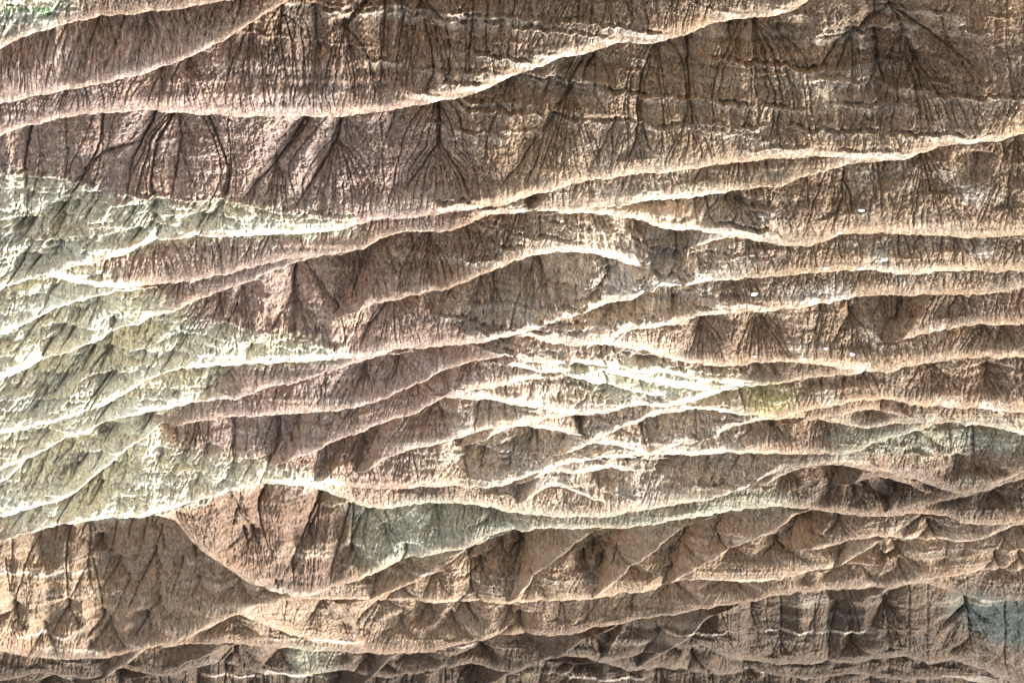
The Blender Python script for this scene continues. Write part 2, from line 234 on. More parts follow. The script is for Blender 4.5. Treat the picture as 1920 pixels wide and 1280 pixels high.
# gullies the photograph shows one by one: strength, course
GULLIES = [
    (3, [(289, 208), (265, 260), (242, 309), (235, 366), (230, 392)]), (2, [(262, 270), (181, 296), (145, 350)]), (3, [(326, 212), (333, 269), (330, 300), (319, 370)]), (1.5, [(331, 280), (350, 320), (372, 360)]),
    (3, [(578, 218), (514, 312), (480, 345), (450, 380)]), (2, [(513, 312), (508, 350), (505, 388)]), (3.4, [(637, 222), (628, 270), (615, 296), (554, 390)]), (2, [(628, 270), (650, 320), (670, 380)]), (1.6, [(618, 296), (606, 350), (600, 400)]),
    (3.2, [(818, 195), (825, 242), (821, 275), (858, 326), (882, 370)]), (2.4, [(821, 280), (784, 330), (754, 366)]), (1.4, [(822, 280), (826, 330), (824, 375)]), (2, [(1040, 225), (1003, 269), (969, 319), (940, 350)]), (1.2, [(1003, 269), (1000, 300), (1000, 322)]),
    (1.5, [(1154, 232), (1127, 286), (1100, 325)]), (1.4, [(640, 220), (660, 290), (700, 370)]), (1.2, [(745, 200), (700, 330)]),
    (2.4, [(172, 35), (168, 65), (155, 95), (135, 150)]), (1.6, [(232, 25), (205, 105), (192, 135)]), (1.8, [(270, 22), (262, 80), (240, 120)]), (1.4, [(338, 18), (318, 105)]), (1.3, [(78, 60), (70, 110)]), (1.3, [(120, 48), (112, 105)]), (1.3, [(172, 60), (178, 115)]),
    (2, [(296, 130), (300, 165), (304, 182)]), (2, [(463, 55), (461, 110), (468, 170)]), (1.8, [(350, 110), (344, 150)]), (1.6, [(425, 75), (428, 140)]), (1.8, [(525, 20), (512, 90), (540, 165)]), (1.6, [(588, 20), (592, 90), (580, 170)]),
    (2.2, [(751, 0), (754, 40), (744, 101), (741, 161)]), (2.2, [(721, 0), (716, 84), (711, 188)]), (2, [(643, 50), (660, 134), (667, 188)]), (1.6, [(760, 60), (770, 110), (780, 150)]), (1.5, [(818, 60), (820, 105)]), (1.5, [(840, 85), (865, 120)]), (1.8, [(790, 5), (830, 42)]),
    (2.6, [(1118, 110), (1098, 135), (1090, 160)]), (2.6, [(954, 155), (945, 185), (938, 205)]), (2.2, [(1030, 160), (1010, 212)]), (2.6, [(1076, 170), (1052, 200), (1046, 220)]), (1.6, [(1290, 85), (1370, 90)][:1] + [(1292, 100)]),
    (2.6, [(1232, 80), (1228, 100), (1235, 125)]), (2.4, [(1372, 45), (1368, 85)]), (2, [(1463, 60), (1480, 105)]), (1.8, [(1418, 45), (1420, 100)]),
    (3, [(1670, 20), (1620, 50), (1582, 74), (1535, 128)]), (2.4, [(1683, 20), (1750, 64), (1834, 131)]), (2.8, [(1650, 67), (1653, 118), (1640, 145), (1616, 181)]), (2.4, [(1653, 118), (1673, 188)]), (2.2, [(1605, 64), (1585, 100), (1566, 134)]), (2, [(1723, 111), (1745, 150), (1760, 181)]), (2, [(1722, 111), (1690, 168)]), (1.8, [(1700, 60), (1712, 110)]),
    (3.2, [(551, 490), (546, 554), (530, 588), (507, 618)]), (2, [(546, 554), (535, 590), (527, 611)]), (2.2, [(546, 556), (551, 632), (561, 645)]), (2, [(548, 560), (566, 600), (578, 632)]), (1.5, [(571, 497), (600, 545), (640, 598)]),
    (2.2, [(390, 554), (373, 601)]), (2.2, [(406, 551), (408, 571), (396, 611)]), (2, [(408, 573), (423, 611)]), (2, [(450, 541), (458, 580), (467, 618)]),
    (2.8, [(734, 564), (710, 595), (690, 618), (674, 652)]), (2.6, [(922, 507), (926, 541), (922, 581), (926, 611)]), (2, [(926, 545), (952, 588)]), (1.6, [(848, 544), (825, 581)]), (2, [(905, 517), (892, 571), (892, 608)]), (2.2, [(1003, 487), (993, 531), (985, 558)]), (2.4, [(1012, 490), (1026, 531), (1026, 561)]), (2.4, [(1144, 511), (1120, 541), (1094, 575), (1043, 605)]), (1.4, [(975, 510), (978, 555)]),
    (1.8, [(683, 470), (682, 500), (690, 550)]), (1.6, [(720, 460), (735, 500), (755, 540)]), (1.6, [(768, 440), (780, 520)]), (1.8, [(805, 440), (808, 530)]), (1.5, [(875, 430), (892, 485)]), (1.5, [(900, 450), (924, 480)]),
    (2.4, [(690, 672), (680, 709), (660, 746)]), (2.2, [(682, 705), (698, 735)]), (2.6, [(748, 662), (744, 699), (724, 732)]), (2, [(746, 675), (778, 705)]), (1.6, [(828, 654), (828, 672)]), (1.8, [(778, 719), (788, 749)]), (1.6, [(822, 704), (842, 722)]),
    (2.4, [(818, 752), (801, 793), (788, 815)]), (2.2, [(818, 755), (842, 816)]), (1.6, [(816, 758), (818, 820)]), (2, [(902, 752), (889, 810)]), (2, [(919, 752), (916, 800)]), (1.6, [(946, 760), (950, 790)]), (1.5, [(964, 765), (968, 785)]),
    (2.6, [(875, 850), (870, 870)]), (2.6, [(873, 845), (871, 872), (879, 905)]), (2.4, [(910, 850), (903, 868), (905, 890)]), (2, [(958, 862), (956, 885)]), (2.6, [(965, 835), (962, 855)]), (2.6, [(1008, 828), (1010, 855)]), (2.6, [(994, 840), (988, 852)]),
    (3, [(500, 912), (480, 950), (485, 990), (510, 1055)]), (3, [(595, 938), (570, 1000), (545, 1060), (550, 1100)]), (2.2, [(597, 942), (590, 1010), (585, 1090)]), (2.6, [(652, 962), (640, 1010), (620, 1070), (618, 1096)]), (2, [(440, 960), (430, 1010), (440, 1055)]), (2.4, [(660, 965), (655, 1055)]),
    (2.6, [(160, 980), (165, 1015), (160, 1065), (120, 1140)]), (2, [(161, 1065), (180, 1140)]), (2, [(100, 988), (102, 1050)]), (1.8, [(70, 1003), (80, 1060)]), (2, [(245, 985), (240, 1010), (225, 1040)]),
    (2.0, [(325, 975), (355, 1015), (375, 1040), (420, 1068), (475, 1095)]),
    (2.2, [(215, 990), (205, 1040), (190, 1100)]), (2.0, [(272, 985), (262, 1030), (250, 1060)]), (2.6, [(287, 1047), (262, 1095), (235, 1150)]), (2.0, [(300, 1000), (310, 1060)]), (2.0, [(240, 1090), (215, 1150), (190, 1190)]), (2.0, [(340, 1060), (320, 1120)]),
    (2.2, [(124, 571), (104, 596), (97, 608), (91, 628), (82, 648)]), (2, [(82, 598), (55, 626), (29, 660), (17, 690)]), (2.2, [(262, 611), (254, 636), (249, 648)]), (1.8, [(161, 658), (151, 682)]), (1.8, [(275, 612), (270, 650)]),
    (2.6, [(46, 686), (42, 707), (17, 756)]), (2.8, [(74, 830), (82, 859), (70, 895), (53, 933)]), (2.6, [(63, 840), (36, 885), (32, 918)]), (2.4, [(114, 826), (99, 876), (80, 916)]), (2.2, [(234, 849), (234, 891), (221, 914)]), (2.2, [(207, 882), (194, 923)]), (2, [(177, 908), (143, 946)]), (1.8, [(300, 855), (280, 905)]), (1.8, [(385, 850), (360, 890), (350, 930)]), (1.8, [(340, 870), (310, 910)]), (1.8, [(470, 880), (455, 900)]), (2, [(18, 860), (8, 900)]), (1.8, [(150, 700), (148, 720)]),
    (2, [(1258, 857), (1221, 894)]), (2.6, [(1300, 854), (1278, 881), (1276, 894), (1260, 918)]), (2.4, [(1332, 860), (1322, 888), (1315, 911)]), (2.6, [(1397, 854), (1365, 891), (1329, 928)]), (1.8, [(1360, 858), (1345, 890)]), (1.8, [(1420, 860), (1390, 900)]),
    (2.4, [(825, 942), (830, 975), (845, 980)]), (2.4, [(870, 945), (872, 960), (868, 985)]), (2.2, [(890, 948), (882, 970)]), (2, [(905, 950), (900, 970)]), (2.2, [(935, 960), (930, 980)]), (2.6, [(820, 940), (818, 968)]), (2.2, [(690, 960), (680, 1010), (690, 1050)]), (2, [(720, 1000), (740, 1050)]),
    (3.4, [(1582, 1108), (1572, 1150), (1560, 1190), (1555, 1240), (1555, 1275)]), (2, [(1660, 1130), (1640, 1175), (1600, 1220)]), (1.8, [(1662, 1130), (1690, 1170)]), (2, [(1330, 1160), (1290, 1210)]), (1.8, [(1410, 1140), (1440, 1200)]),
    (2.4, [(1860, 700), (1850, 740)]), (2, [(1740, 690), (1770, 735)]), (1.8, [(1755, 690), (1800, 735)]), (2, [(1425, 590), (1450, 630), (1480, 670)]), (1.8, [(1320, 600), (1300, 650), (1290, 668)]), (1.8, [(1600, 590), (1580, 620), (1560, 650)]), (1.6, [(1602, 590), (1625, 620)]), (2, [(1850, 615), (1868, 645)]), (1.8, [(1890, 620), (1868, 650)]),
    (2, [(1318, 680), (1320, 710)]), (2, [(1336, 690), (1338, 712)]), (2.2, [(1385, 690), (1400, 715)]), (2, [(1425, 690), (1428, 715)]), (2.2, [(1388, 728), (1392, 750), (1396, 765)]), (2, [(1362, 738), (1366, 752)]), (2, [(1430, 725), (1434, 752)]), (1.6, [(1408, 730), (1420, 748)]),
    (2, [(1640, 770), (1625, 790)]), (2, [(1660, 750), (1650, 785)]), (2, [(1690, 756), (1692, 780)]), (2.4, [(1400, 794), (1415, 812), (1370, 835)]), (2.2, [(1450, 795), (1480, 830)]), (2, [(1355, 810), (1362, 835)]), (1.6, [(1540, 785), (1545, 830)]),
    (2.6, [(1480, 885), (1455, 925)]), (2, [(1482, 885), (1520, 935)]), (2.4, [(1600, 895), (1640, 925), (1680, 945)]), (2, [(1560, 925), (1545, 950)]), (1.8, [(1605, 925), (1625, 955)]), (2, [(1790, 935), (1760, 955)]), (2.2, [(1865, 920), (1850, 955)]), (2, [(1868, 925), (1890, 955)]), (2, [(1800, 870), (1790, 900)]), (1.8, [(1840, 875), (1900, 895)]), (2, [(1720, 810), (1780, 850)]),
    (2, [(1225, 378), (1222, 395)]), (2.6, [(1270, 376), (1274, 402)]), (2.4, [(1305, 385), (1308, 415)]), (2.4, [(1328, 378), (1332, 410), (1345, 428)]), (2, [(1365, 378), (1372, 400)]), (2, [(1395, 385), (1392, 405)]), (2.6, [(1198, 385), (1199, 395)]),
    (2.2, [(1270, 440), (1262, 455)]), (2.4, [(1300, 480), (1288, 496)]), (2, [(1308, 480), (1310, 500)]), (2, [(1246, 475), (1242, 490)]), (2.2, [(1268, 478), (1266, 492)]), (2.4, [(1140, 590), (1138, 598)]), (2.8, [(1161, 575), (1164, 592)]), (2.4, [(1191, 570), (1190, 598)]), (2.2, [(1265, 570), (1262, 590)]),
    (2.4, [(1127, 655), (1126, 672), (1140, 690)]), (2.2, [(1158, 672), (1165, 690)]), (2.6, [(1209, 680), (1210, 690)]), (2.4, [(1172, 708), (1176, 725)]), (2.6, [(1203, 705), (1202, 722), (1207, 738)]), (2.6, [(1128, 700), (1138, 720), (1134, 735)]), (2.2, [(1078, 692), (1078, 705)]), (2.4, [(1092, 692), (1092, 705)]),
    (2, [(1882, 255), (1890, 290), (1882, 315)]), (2, [(1916, 258), (1912, 300)]), (1.8, [(1735, 285), (1732, 315)]), (1.6, [(1665, 310), (1655, 350)]), (1.5, [(1700, 300), (1695, 330)]), (1.6, [(1840, 300), (1820, 340)]),
]
# points low on a slope where its rills run together: place, reach
DRAINS = [(1110, 995, 60), (1040, 992, 45), (1280, 990, 60), (1280, 1028, 40), (1375, 1028, 40), (1095, 1055, 35), (1130, 1063, 35), (1160, 1050, 35), (1260, 1050, 40), (1460, 1025, 40), (975, 1040, 45), (990, 1062, 45), (815, 1080, 45),
          (900, 1065, 50), (875, 1042, 45), (940, 1025, 40), (740, 1065, 40), (745, 1105, 30), (287, 1047, 60), (80, 1185, 60), (200, 1180, 50), (20, 1155, 50), (272, 1170, 40), (295, 1140, 40), (370, 1105, 40), (360, 1045, 40), (600, 1132, 45),
          (715, 1125, 45), (805, 1145, 40), (870, 1132, 45), (750, 1175, 40), (845, 1165, 40), (430, 1160, 60), (1265, 1095, 35), (1365, 1090, 35), (1605, 1050, 50), (1085, 1230, 50), (1240, 1200, 40), (1510, 985, 50), (1580, 985, 50), (1740, 975, 40), (1880, 1000, 50), (1905, 985, 40), (1750, 1000, 40),
          (100, 1270, 60), (440, 1215, 60), (520, 1225, 40), (700, 1230, 50), (900, 1215, 40), (1300, 1240, 40), (1400, 1245, 40), (1100, 1240, 40)]
_d = random.Random(8)
for k in range(34): DRAINS.append((_d.uniform(0, 1920), _d.uniform(1005, 1240), _d.uniform(24, 46)))
for gx, gy, gr in DRAINS:                      # two branches meet at each
    la, lb, lh = random.uniform(.4, 1.5), random.uniform(.35, 1.4), random.uniform(.6, 1.1)
    GULLIES.append((random.uniform(2.0, 3.6), [(gx, gy - 6), (gx, gy), (gx - 0.45 * la * gr, gy + 0.4 * lh * gr), (gx - la * gr, gy + 0.85 * lh * gr)]))
    GULLIES.append((random.uniform(2.0, 3.6), [(gx + 1, gy), (gx + 0.4 * lb * gr, gy + 0.45 * lh * gr), (gx + lb * gr, gy + 0.85 * lh * gr)]))
# rock ledges: how far they stand out, line
LEDGES = [
    (22, [(1324, 111), (1381, 116), (1431, 123), (1488, 129), (1532, 133)]), (18, [(963, 151), (1043, 156), (1094, 165), (1178, 175), (1280, 186), (1381, 193), (1465, 202), (1498, 207)]),
    (18, [(835, 192), (875, 202), (926, 205), (1010, 218), (1077, 228), (1144, 232), (1280, 240), (1364, 249), (1414, 255)]), (18, [(1482, 242), (1582, 250), (1650, 249), (1750, 255), (1851, 259)]), (12, [(1400, 285), (1480, 278), (1560, 285), (1700, 290)]),
    (20, [(1582, 196), (1650, 198), (1717, 190), (1818, 181), (1930, 185)]), (14, [(540, 4), (640, 24), (741, 27), (828, 42), (909, 44), (976, 50), (1043, 60), (1144, 72), (1211, 79)]), (12, [(600, 8), (720, 12), (850, 26), (1000, 36), (1144, 50), (1250, 66)]), (10, [(1290, 5), (1340, 20), (1390, 30)]),
    (14, [(842, 97), (926, 104), (959, 116), (1010, 118)]), (8, [(600, 80), (660, 86), (700, 88)]), (7, [(455, 66), (510, 72), (570, 80)]),
    (11, [(-60, 320), (0, 325), (130, 337), (230, 372), (330, 374), (430, 382), (560, 394), (640, 412)]), (8, [(0, 352), (120, 372), (260, 392), (420, 402), (560, 412)]), (11, [(286, 598), (370, 603), (470, 619), (571, 641), (640, 652)]), (7, [(330, 625), (470, 640), (620, 662)]),
    (12, [(100, 523), (200, 530), (280, 540)]), (8, [(90, 535), (160, 540), (225, 547)]), (16, [(900, 420), (958, 438), (993, 446), (1035, 449), (1069, 456), (1094, 458)]), (8, [(880, 412), (960, 430), (1060, 440)]), (12, [(1047, 511), (1080, 516), (1120, 523)]),
    (14, [(1197, 500), (1231, 506), (1265, 508), (1340, 506)]), (14, [(1010, 600), (1050, 603), (1098, 610), (1149, 616), (1175, 622)]), (16, [(917, 675), (955, 680), (989, 686), (1023, 694)]), (14, [(930, 645), (990, 652), (1060, 660), (1124, 664), (1200, 672), (1250, 684)]),
    (14, [(973, 710), (1014, 714), (1065, 724), (1132, 731), (1199, 732)]), (12, [(1120, 735), (1204, 740), (1254, 751), (1280, 755)]), (10, [(1119, 779), (1150, 784), (1184, 791)]), (10, [(1060, 815), (1090, 818), (1119, 821)]), (11, [(1125, 829), (1160, 836), (1189, 842)]), (12, [(998, 803), (1052, 814), (1102, 819)]),
    (12, [(860, 745), (940, 757), (1000, 765)]), (8, [(20, 1075), (100, 1065), (165, 1047), (250, 1030)]), (8, [(60, 1130), (165, 1121), (225, 1115)]), (10, [(1445, 1180), (1500, 1185), (1555, 1188), (1622, 1186)]), (8, [(1395, 1191), (1430, 1191)]), (8, [(1540, 1238), (1620, 1236)]), (8, [(1650, 1181), (1720, 1179)]), (7, [(1720, 1032), (1800, 1030), (1880, 1027)]), (6, [(560, 1180), (640, 1185), (740, 1190)]),
    (9, [(1090, 420), (1150, 432), (1230, 445), (1300, 452)]), (8, [(1240, 850), (1300, 853)]), (10, [(60, 760), (130, 745), (210, 750)]), (8, [(0, 660), (90, 640), (170, 630)]), (8, [(30, 790), (140, 770), (200, 775)]), (9, [(140, 735), (210, 750)]), (9, [(330, 720), (400, 728), (420, 740)]), (9, [(200, 800), (260, 806)]),
    (8, [(520, 860), (580, 868), (630, 880)]), (7, [(380, 955), (440, 950), (520, 945), (570, 935)]), (6, [(395, 990), (440, 975), (480, 970)]), (7, [(200, 1170), (260, 1168), (330, 1162)]), (6, [(480, 1150), (560, 1158), (660, 1165)]), (7, [(1250, 905), (1330, 925)]), (8, [(950, 930), (1010, 945), (1080, 950)]),
    (5, [(1690, 835), (1760, 840), (1850, 845)]), (5, [(1580, 830), (1680, 848), (1760, 856)]), (6, [(1480, 1000), (1560, 1008)]), (6, [(860, 760), (900, 762)]),
]

g_ = random.Random(4)
def inside_poly(x, y, poly):
    c = False
    for k in range(len(poly)):
        (xa, ya), (xb, yb) = poly[k - 1], poly[k]
        if (ya > y) != (yb > y) and x < (xb - xa) * (y - ya) / (yb - ya) + xa: c = not c
    return c
PALE_HILLS = [(0, 350), (330, 400), (480, 415), (330, 450), (120, 500), (290, 570), (640, 655), (420, 690), (400, 745), (250, 790), (330, 850), (560, 890), (400, 935), (250, 970), (0, 1010)]
for k in range(150):                            # slanting ravines of the pale hills
    x, y = g_.uniform(0, 560), g_.uniform(345, 990)
    if not inside_poly(x, y, PALE_HILLS): continue
    L = g_.uniform(18, 60); sl = g_.uniform(.35, .85)
    GULLIES.append((g_.uniform(1.4, 3.2) * (1.15 if x < 200 else .8), [(x + sl * L * .5, y - L * .5), (x + g_.uniform(-4, 4), y), (x - sl * L * .5, y + L * .5)]))
for k in range(80):                             # broken hard beds of the middle badlands
    x, y = g_.uniform(880, 1420), g_.uniform(385, 930); L = g_.uniform(50, 170); sl = g_.uniform(.04, .2)
    LEDGES.append((g_.uniform(9, 20), [(x - L / 2, y - sl * L / 2), (x, y + g_.uniform(-3, 3)), (x + L / 2, y + sl * L / 2)]))
for k in range(30):                             # and of the near right-hand slope
    x, y = g_.uniform(700, 1900), g_.uniform(10, 275); L = g_.uniform(60, 240); sl = g_.uniform(.02, .14)
    LEDGES.append((g_.uniform(6, 13), [(x - L / 2, y - sl * L / 2), (x, y + g_.uniform(-3, 3)), (x + L / 2, y + sl * L / 2)]))
for k in range(40):                             # thin pale beds in the far hills
    x, y = g_.uniform(0, 1350), g_.uniform(1000, 1270); L = g_.uniform(60, 180); sl = g_.uniform(-.08, .08)
    LEDGES.append((g_.uniform(7, 11), [(x - L / 2, y - sl * L / 2), (x, y + g_.uniform(-2, 2)), (x + L / 2, y + sl * L / 2)]))

# ------------------------------------------------------------------ building one ridge
NX = 1.90                                     # photograph pixels between mesh columns
NY = 1.72                                     # and rows
XG = np.arange(-80, 2001, NX)
crest = []
for label, pts, k in RIDGES:
    p = np.array(pts, float)
    if p[0, 0] > -100: p = np.vstack([[p[0, 0] - 120, p[0, 1] + np.clip((p[0, 1] - p[1, 1]) / (p[1, 0] - p[0, 0]), -.5, .5) * 70], p])
    if p[-1, 0] < 2020: p = np.vstack([p, [p[-1, 0] + 120, p[-1, 1] + np.clip((p[-1, 1] - p[-2, 1]) / (p[-1, 0] - p[-2, 0]), -.5, .5) * 70]])
    y = np.interp(XG, p[:, 0], p[:, 1])
    y = gauss1(y, 6 / NX)
    y = y + 6.0 * fbm(XG / 40.0, np.full_like(XG, p[0, 0] * .37 + p[0, 1]), 3)
    a, b = pts[0][0], pts[-1][0]
    inside = (XG >= a) & (XG <= b)
    crest.append((y, inside, a, b))
far_of = np.array([np.mean(c[0][c[1]]) for c in crest])

def front_line(i):
    y = crest[i][0]
    best = np.full_like(y, -1e9); full = best.copy()
    for j, (yj, inj, a, b) in enumerate(crest):
        if j == i: continue
        ok = inj & (yj < y - 4)
        full = np.where(ok & (yj > full), yj, full)
        w = min(150, 0.3 * (b - a))
        ok = ok & (XG > (a + w if a > -100 else a)) & (XG < (b - w if b < 2020 else b))
        best = np.where(ok & (yj > best), yj, best)
    best = np.maximum(best, -110)
    best = np.where(best < -100, np.minimum(-30, y - 60), best)
    seen = -np.max(np.lib.stride_tricks.sliding_window_view(np.pad(-best, 8, mode='edge'), 17), axis=1)
    n = int(36 / NX)                           # go as deep as the deepest hollow nearby
    pad = np.pad(best, n, mode='edge')
    mn = np.min(np.lib.stride_tricks.sliding_window_view(pad, 2 * n + 1), axis=1)
    return gauss1(mn, 10 / NX), full, seen

def rill_maps(cols, Y, yc, tmask, scale, gl, dr, seed):
    """carve a branching net of rills down a slope: thin cuts and the wide hollows the big ones lie in"""
    r = np.random.default_rng(seed)
    nrow, ncol = Y.shape
    cut = np.zeros((nrow, ncol), np.float32); wide = np.zeros((nrow, ncol), np.float32)
    x0 = cols[0]
    sp = 8.5 * scale
    n = max(3, int((cols[-1] - x0) / sp))
    xs = x0 + (np.arange(n) + r.random(n)) * sp
    q = 0.3 + 0.7 * r.random(n) ** 2
    start = np.where(r.random(n) < 0.45, 0.0, r.random(n) ** 1.4 * 50 * scale)
    head = r.normal(0, 0.10 if scale > 0.62 else 0.28, n)
    depth_t = np.zeros(n)
    # gentle hollows that draw the rills together
    nh = max(1, int((cols[-1] - x0) / (115 * scale)))
    hol = x0 + (np.arange(nh) + 0.2 + 0.6 * r.random(nh)) * (cols[-1] - x0) / nh
    lean = np.clip(-0.8 * np.gradient(gauss1(yc, 25 / NX), NX), -0.55, 0.55)
    for k in range(nrow):
        Yk = Y[k]
        ci = np.clip(((xs - x0) / NX).astype(int), 0, ncol - 1)
        yk = Yk[ci]
        t = yc[ci] - yk
        dy = np.clip((Y[k - 1][ci] - yk) if k else np.zeros_like(yk), 0, 4)
        # steer
        v = head + lean[ci]
        if len(hol):
            dx = hol[None, :] - xs[:, None]
            jj = np.argmin(np.abs(dx), axis=1); d = dx[np.arange(len(xs)), jj]
            v += 0.6 * np.sign(d) * np.clip(np.abs(d) / (18 * scale), 0, 1) * np.exp(-np.abs(d) / (75 * scale)) * sstep(0, 40 * scale, t)
        for (gx, gy, gr) in dr:
            d = gx - xs; rem = yk - gy
            wgt = np.exp(-(d / gr) ** 2) * (rem > 3) * (rem < 130)
            v = v * (1 - wgt) + wgt * np.clip(d / np.maximum(rem, 6), -1.2, 1.2)
        xs = xs + v * dy + r.normal(0, 0.34, len(xs)) * np.sqrt(dy + 1e-6) * scale ** 0.5
        head = head * 0.995 + r.normal(0, 0.012, len(xs))
        # join
        o = np.argsort(xs); xs, q, start, head = xs[o], q[o], start[o], head[o]
        if len(xs) > 2:
            close = np.where(np.diff(xs) < 1.9 * scale)[0]
            if len(close):
                keep = np.ones(len(xs), bool)
                for c in close:
                    if keep[c]:
                        keep[c + 1] = False; q[c] += q[c + 1]; start[c] = min(start[c], start[c + 1])
                xs, q, start, head = xs[keep], q[keep], start[keep], head[keep]
        if r.random() < 0.5:                    # a new rill starts part way down
            xs = np.append(xs, x0 + r.random() * (cols[-1] - x0)); q = np.append(q, 0.25); start = np.append(start, 0); head = np.append(head, r.normal(0, .1))
            t_new = 0
        ci = np.clip(((xs - x0) / NX).astype(int), 0, ncol - 1)
        t = yc[ci] - Yk[ci]
        on = sstep(2 * scale, 26 * scale, t - start)
        dep = np.minimum(3.3 * q ** 0.5, 8.0) * on * scale
        hw = (1.0 + 0.6 * np.minimum(q, 6) ** .5) * np.maximum(scale, .7)
        for off in range(-5, 6):
            cc = ci + off
            ok = (cc >= 0) & (cc < ncol)
            dist = np.abs(cols[np.clip(cc, 0, ncol - 1)] - xs)
            val = dep * np.clip(1 - dist / hw, 0, 1)
            np.maximum.at(cut[k], cc[ok], val[ok].astype(np.float32))
        big = q > 1.6
        if big.any():
            W_ = 36 * scale * (1 + 0.15 * np.minimum(q[big], 8))
            D_ = np.minimum(6.5 * q[big] ** .5, 22) * on[big] * scale
            dist = np.abs(cols[None, :] - xs[big][:, None])
            wide[k] = np.max(D_[:, None] * np.clip(1 - dist / W_[:, None], 0, 1) ** 1.3, axis=0)
    for st, pts in gl:                          # the traced ones
        p = np.array(pts, float)
        if len(p) < 2: continue
        o = np.argsort(p[:, 1]); p = p[o]
        ylo, yhi = p[0, 1], p[-1, 1]
        xa, xb = p[:, 0].min() - 90, p[:, 0].max() + 90
        c0 = max(0, int((xa - x0) / NX)); c1 = min(ncol, int((xb - x0) / NX) + 1)
        if c1 - c0 < 4: continue
        YY = Y[:, c0:c1]; XX = cols[None, c0:c1]
        xg = np.interp(YY, p[:, 1], p[:, 0]) + 5.0 * scale * fbm(YY / 12.0, np.full_like(YY, p[0, 0]), 3)
        fade = np.clip((yhi + 8 - YY) / 16, 0, 1) * np.clip((YY - ylo + 20) / 12, 0, 1)
        along = np.clip((yhi - YY) / max(yhi - ylo, 10), 0, 1.2)      # 0 at its head, 1 at its foot
        dist = np.abs(XX - xg)
        hw = (1.3 + 0.62 * st * (0.35 + 0.65 * along)) * max(scale, .75)
        pul = 0.75 + 0.7 * fbm(YY / 9.0, XX * 0 + p[0, 0] * .31, 2)
        cut[:, c0:c1] = np.maximum(cut[:, c0:c1], (3.3 * st * scale * pul * (0.45 + 0.55 * along) * fade * np.clip(1 - dist / hw, 0, 1)).astype(np.float32))
        wide[:, c0:c1] = np.maximum(wide[:, c0:c1], (11.5 * st * scale * (0.25 + 0.75 * along) * fade * np.clip(1 - dist / (58 * scale), 0, 1) ** 1.3).astype(np.float32))
    return cut, wide

MAT = None
SURF = []                                      # for setting small things down on the slopes

def mesh_from_grid(name, P, col, keep=None):
    nr, nc, _ = P.shape
    me = bpy.data.meshes.new(name)
    nv = nr * nc
    idx = np.arange(nv, dtype=np.int32).reshape(nr, nc)
    q = np.stack([idx[:-1, :-1], idx[1:, :-1], idx[1:, 1:], idx[:-1, 1:]], axis=-1).reshape(-1, 4)
    if keep is not None:                       # what lies buried behind a nearer ridge is left out
        q = q[keep.reshape(-1)]
        used = np.unique(q); remap = np.zeros(nv, np.int32); remap[used] = np.arange(len(used), dtype=np.int32)
        q = remap[q]; P = P.reshape(-1, 3)[used]; col = col.reshape(-1, 3)[used]; nv = len(used)
    nq = len(q)
    me.vertices.add(nv)
    me.vertices.foreach_set('co', np.ascontiguousarray(P).reshape(-1).astype(np.float32))
    me.loops.add(nq * 4); me.polygons.add(nq)
    me.loops.foreach_set('vertex_index', q.reshape(-1))
    me.polygons.foreach_set('loop_start', np.arange(0, nq * 4, 4, dtype=np.int32))
    me.polygons.foreach_set('use_smooth', np.ones(nq, bool))
    at = me.attributes.new('rock', 'FLOAT_COLOR', 'POINT')
    c4 = np.ones((nv, 4), np.float32); c4[:, :3] = col.reshape(-1, 3)
    at.data.foreach_set('color', c4.reshape(-1))
    me.update(calc_edges=True)
    ob = bpy.data.objects.new(name, me)
    S.collection.objects.link(ob)
    me.materials.append(MAT)
    return ob

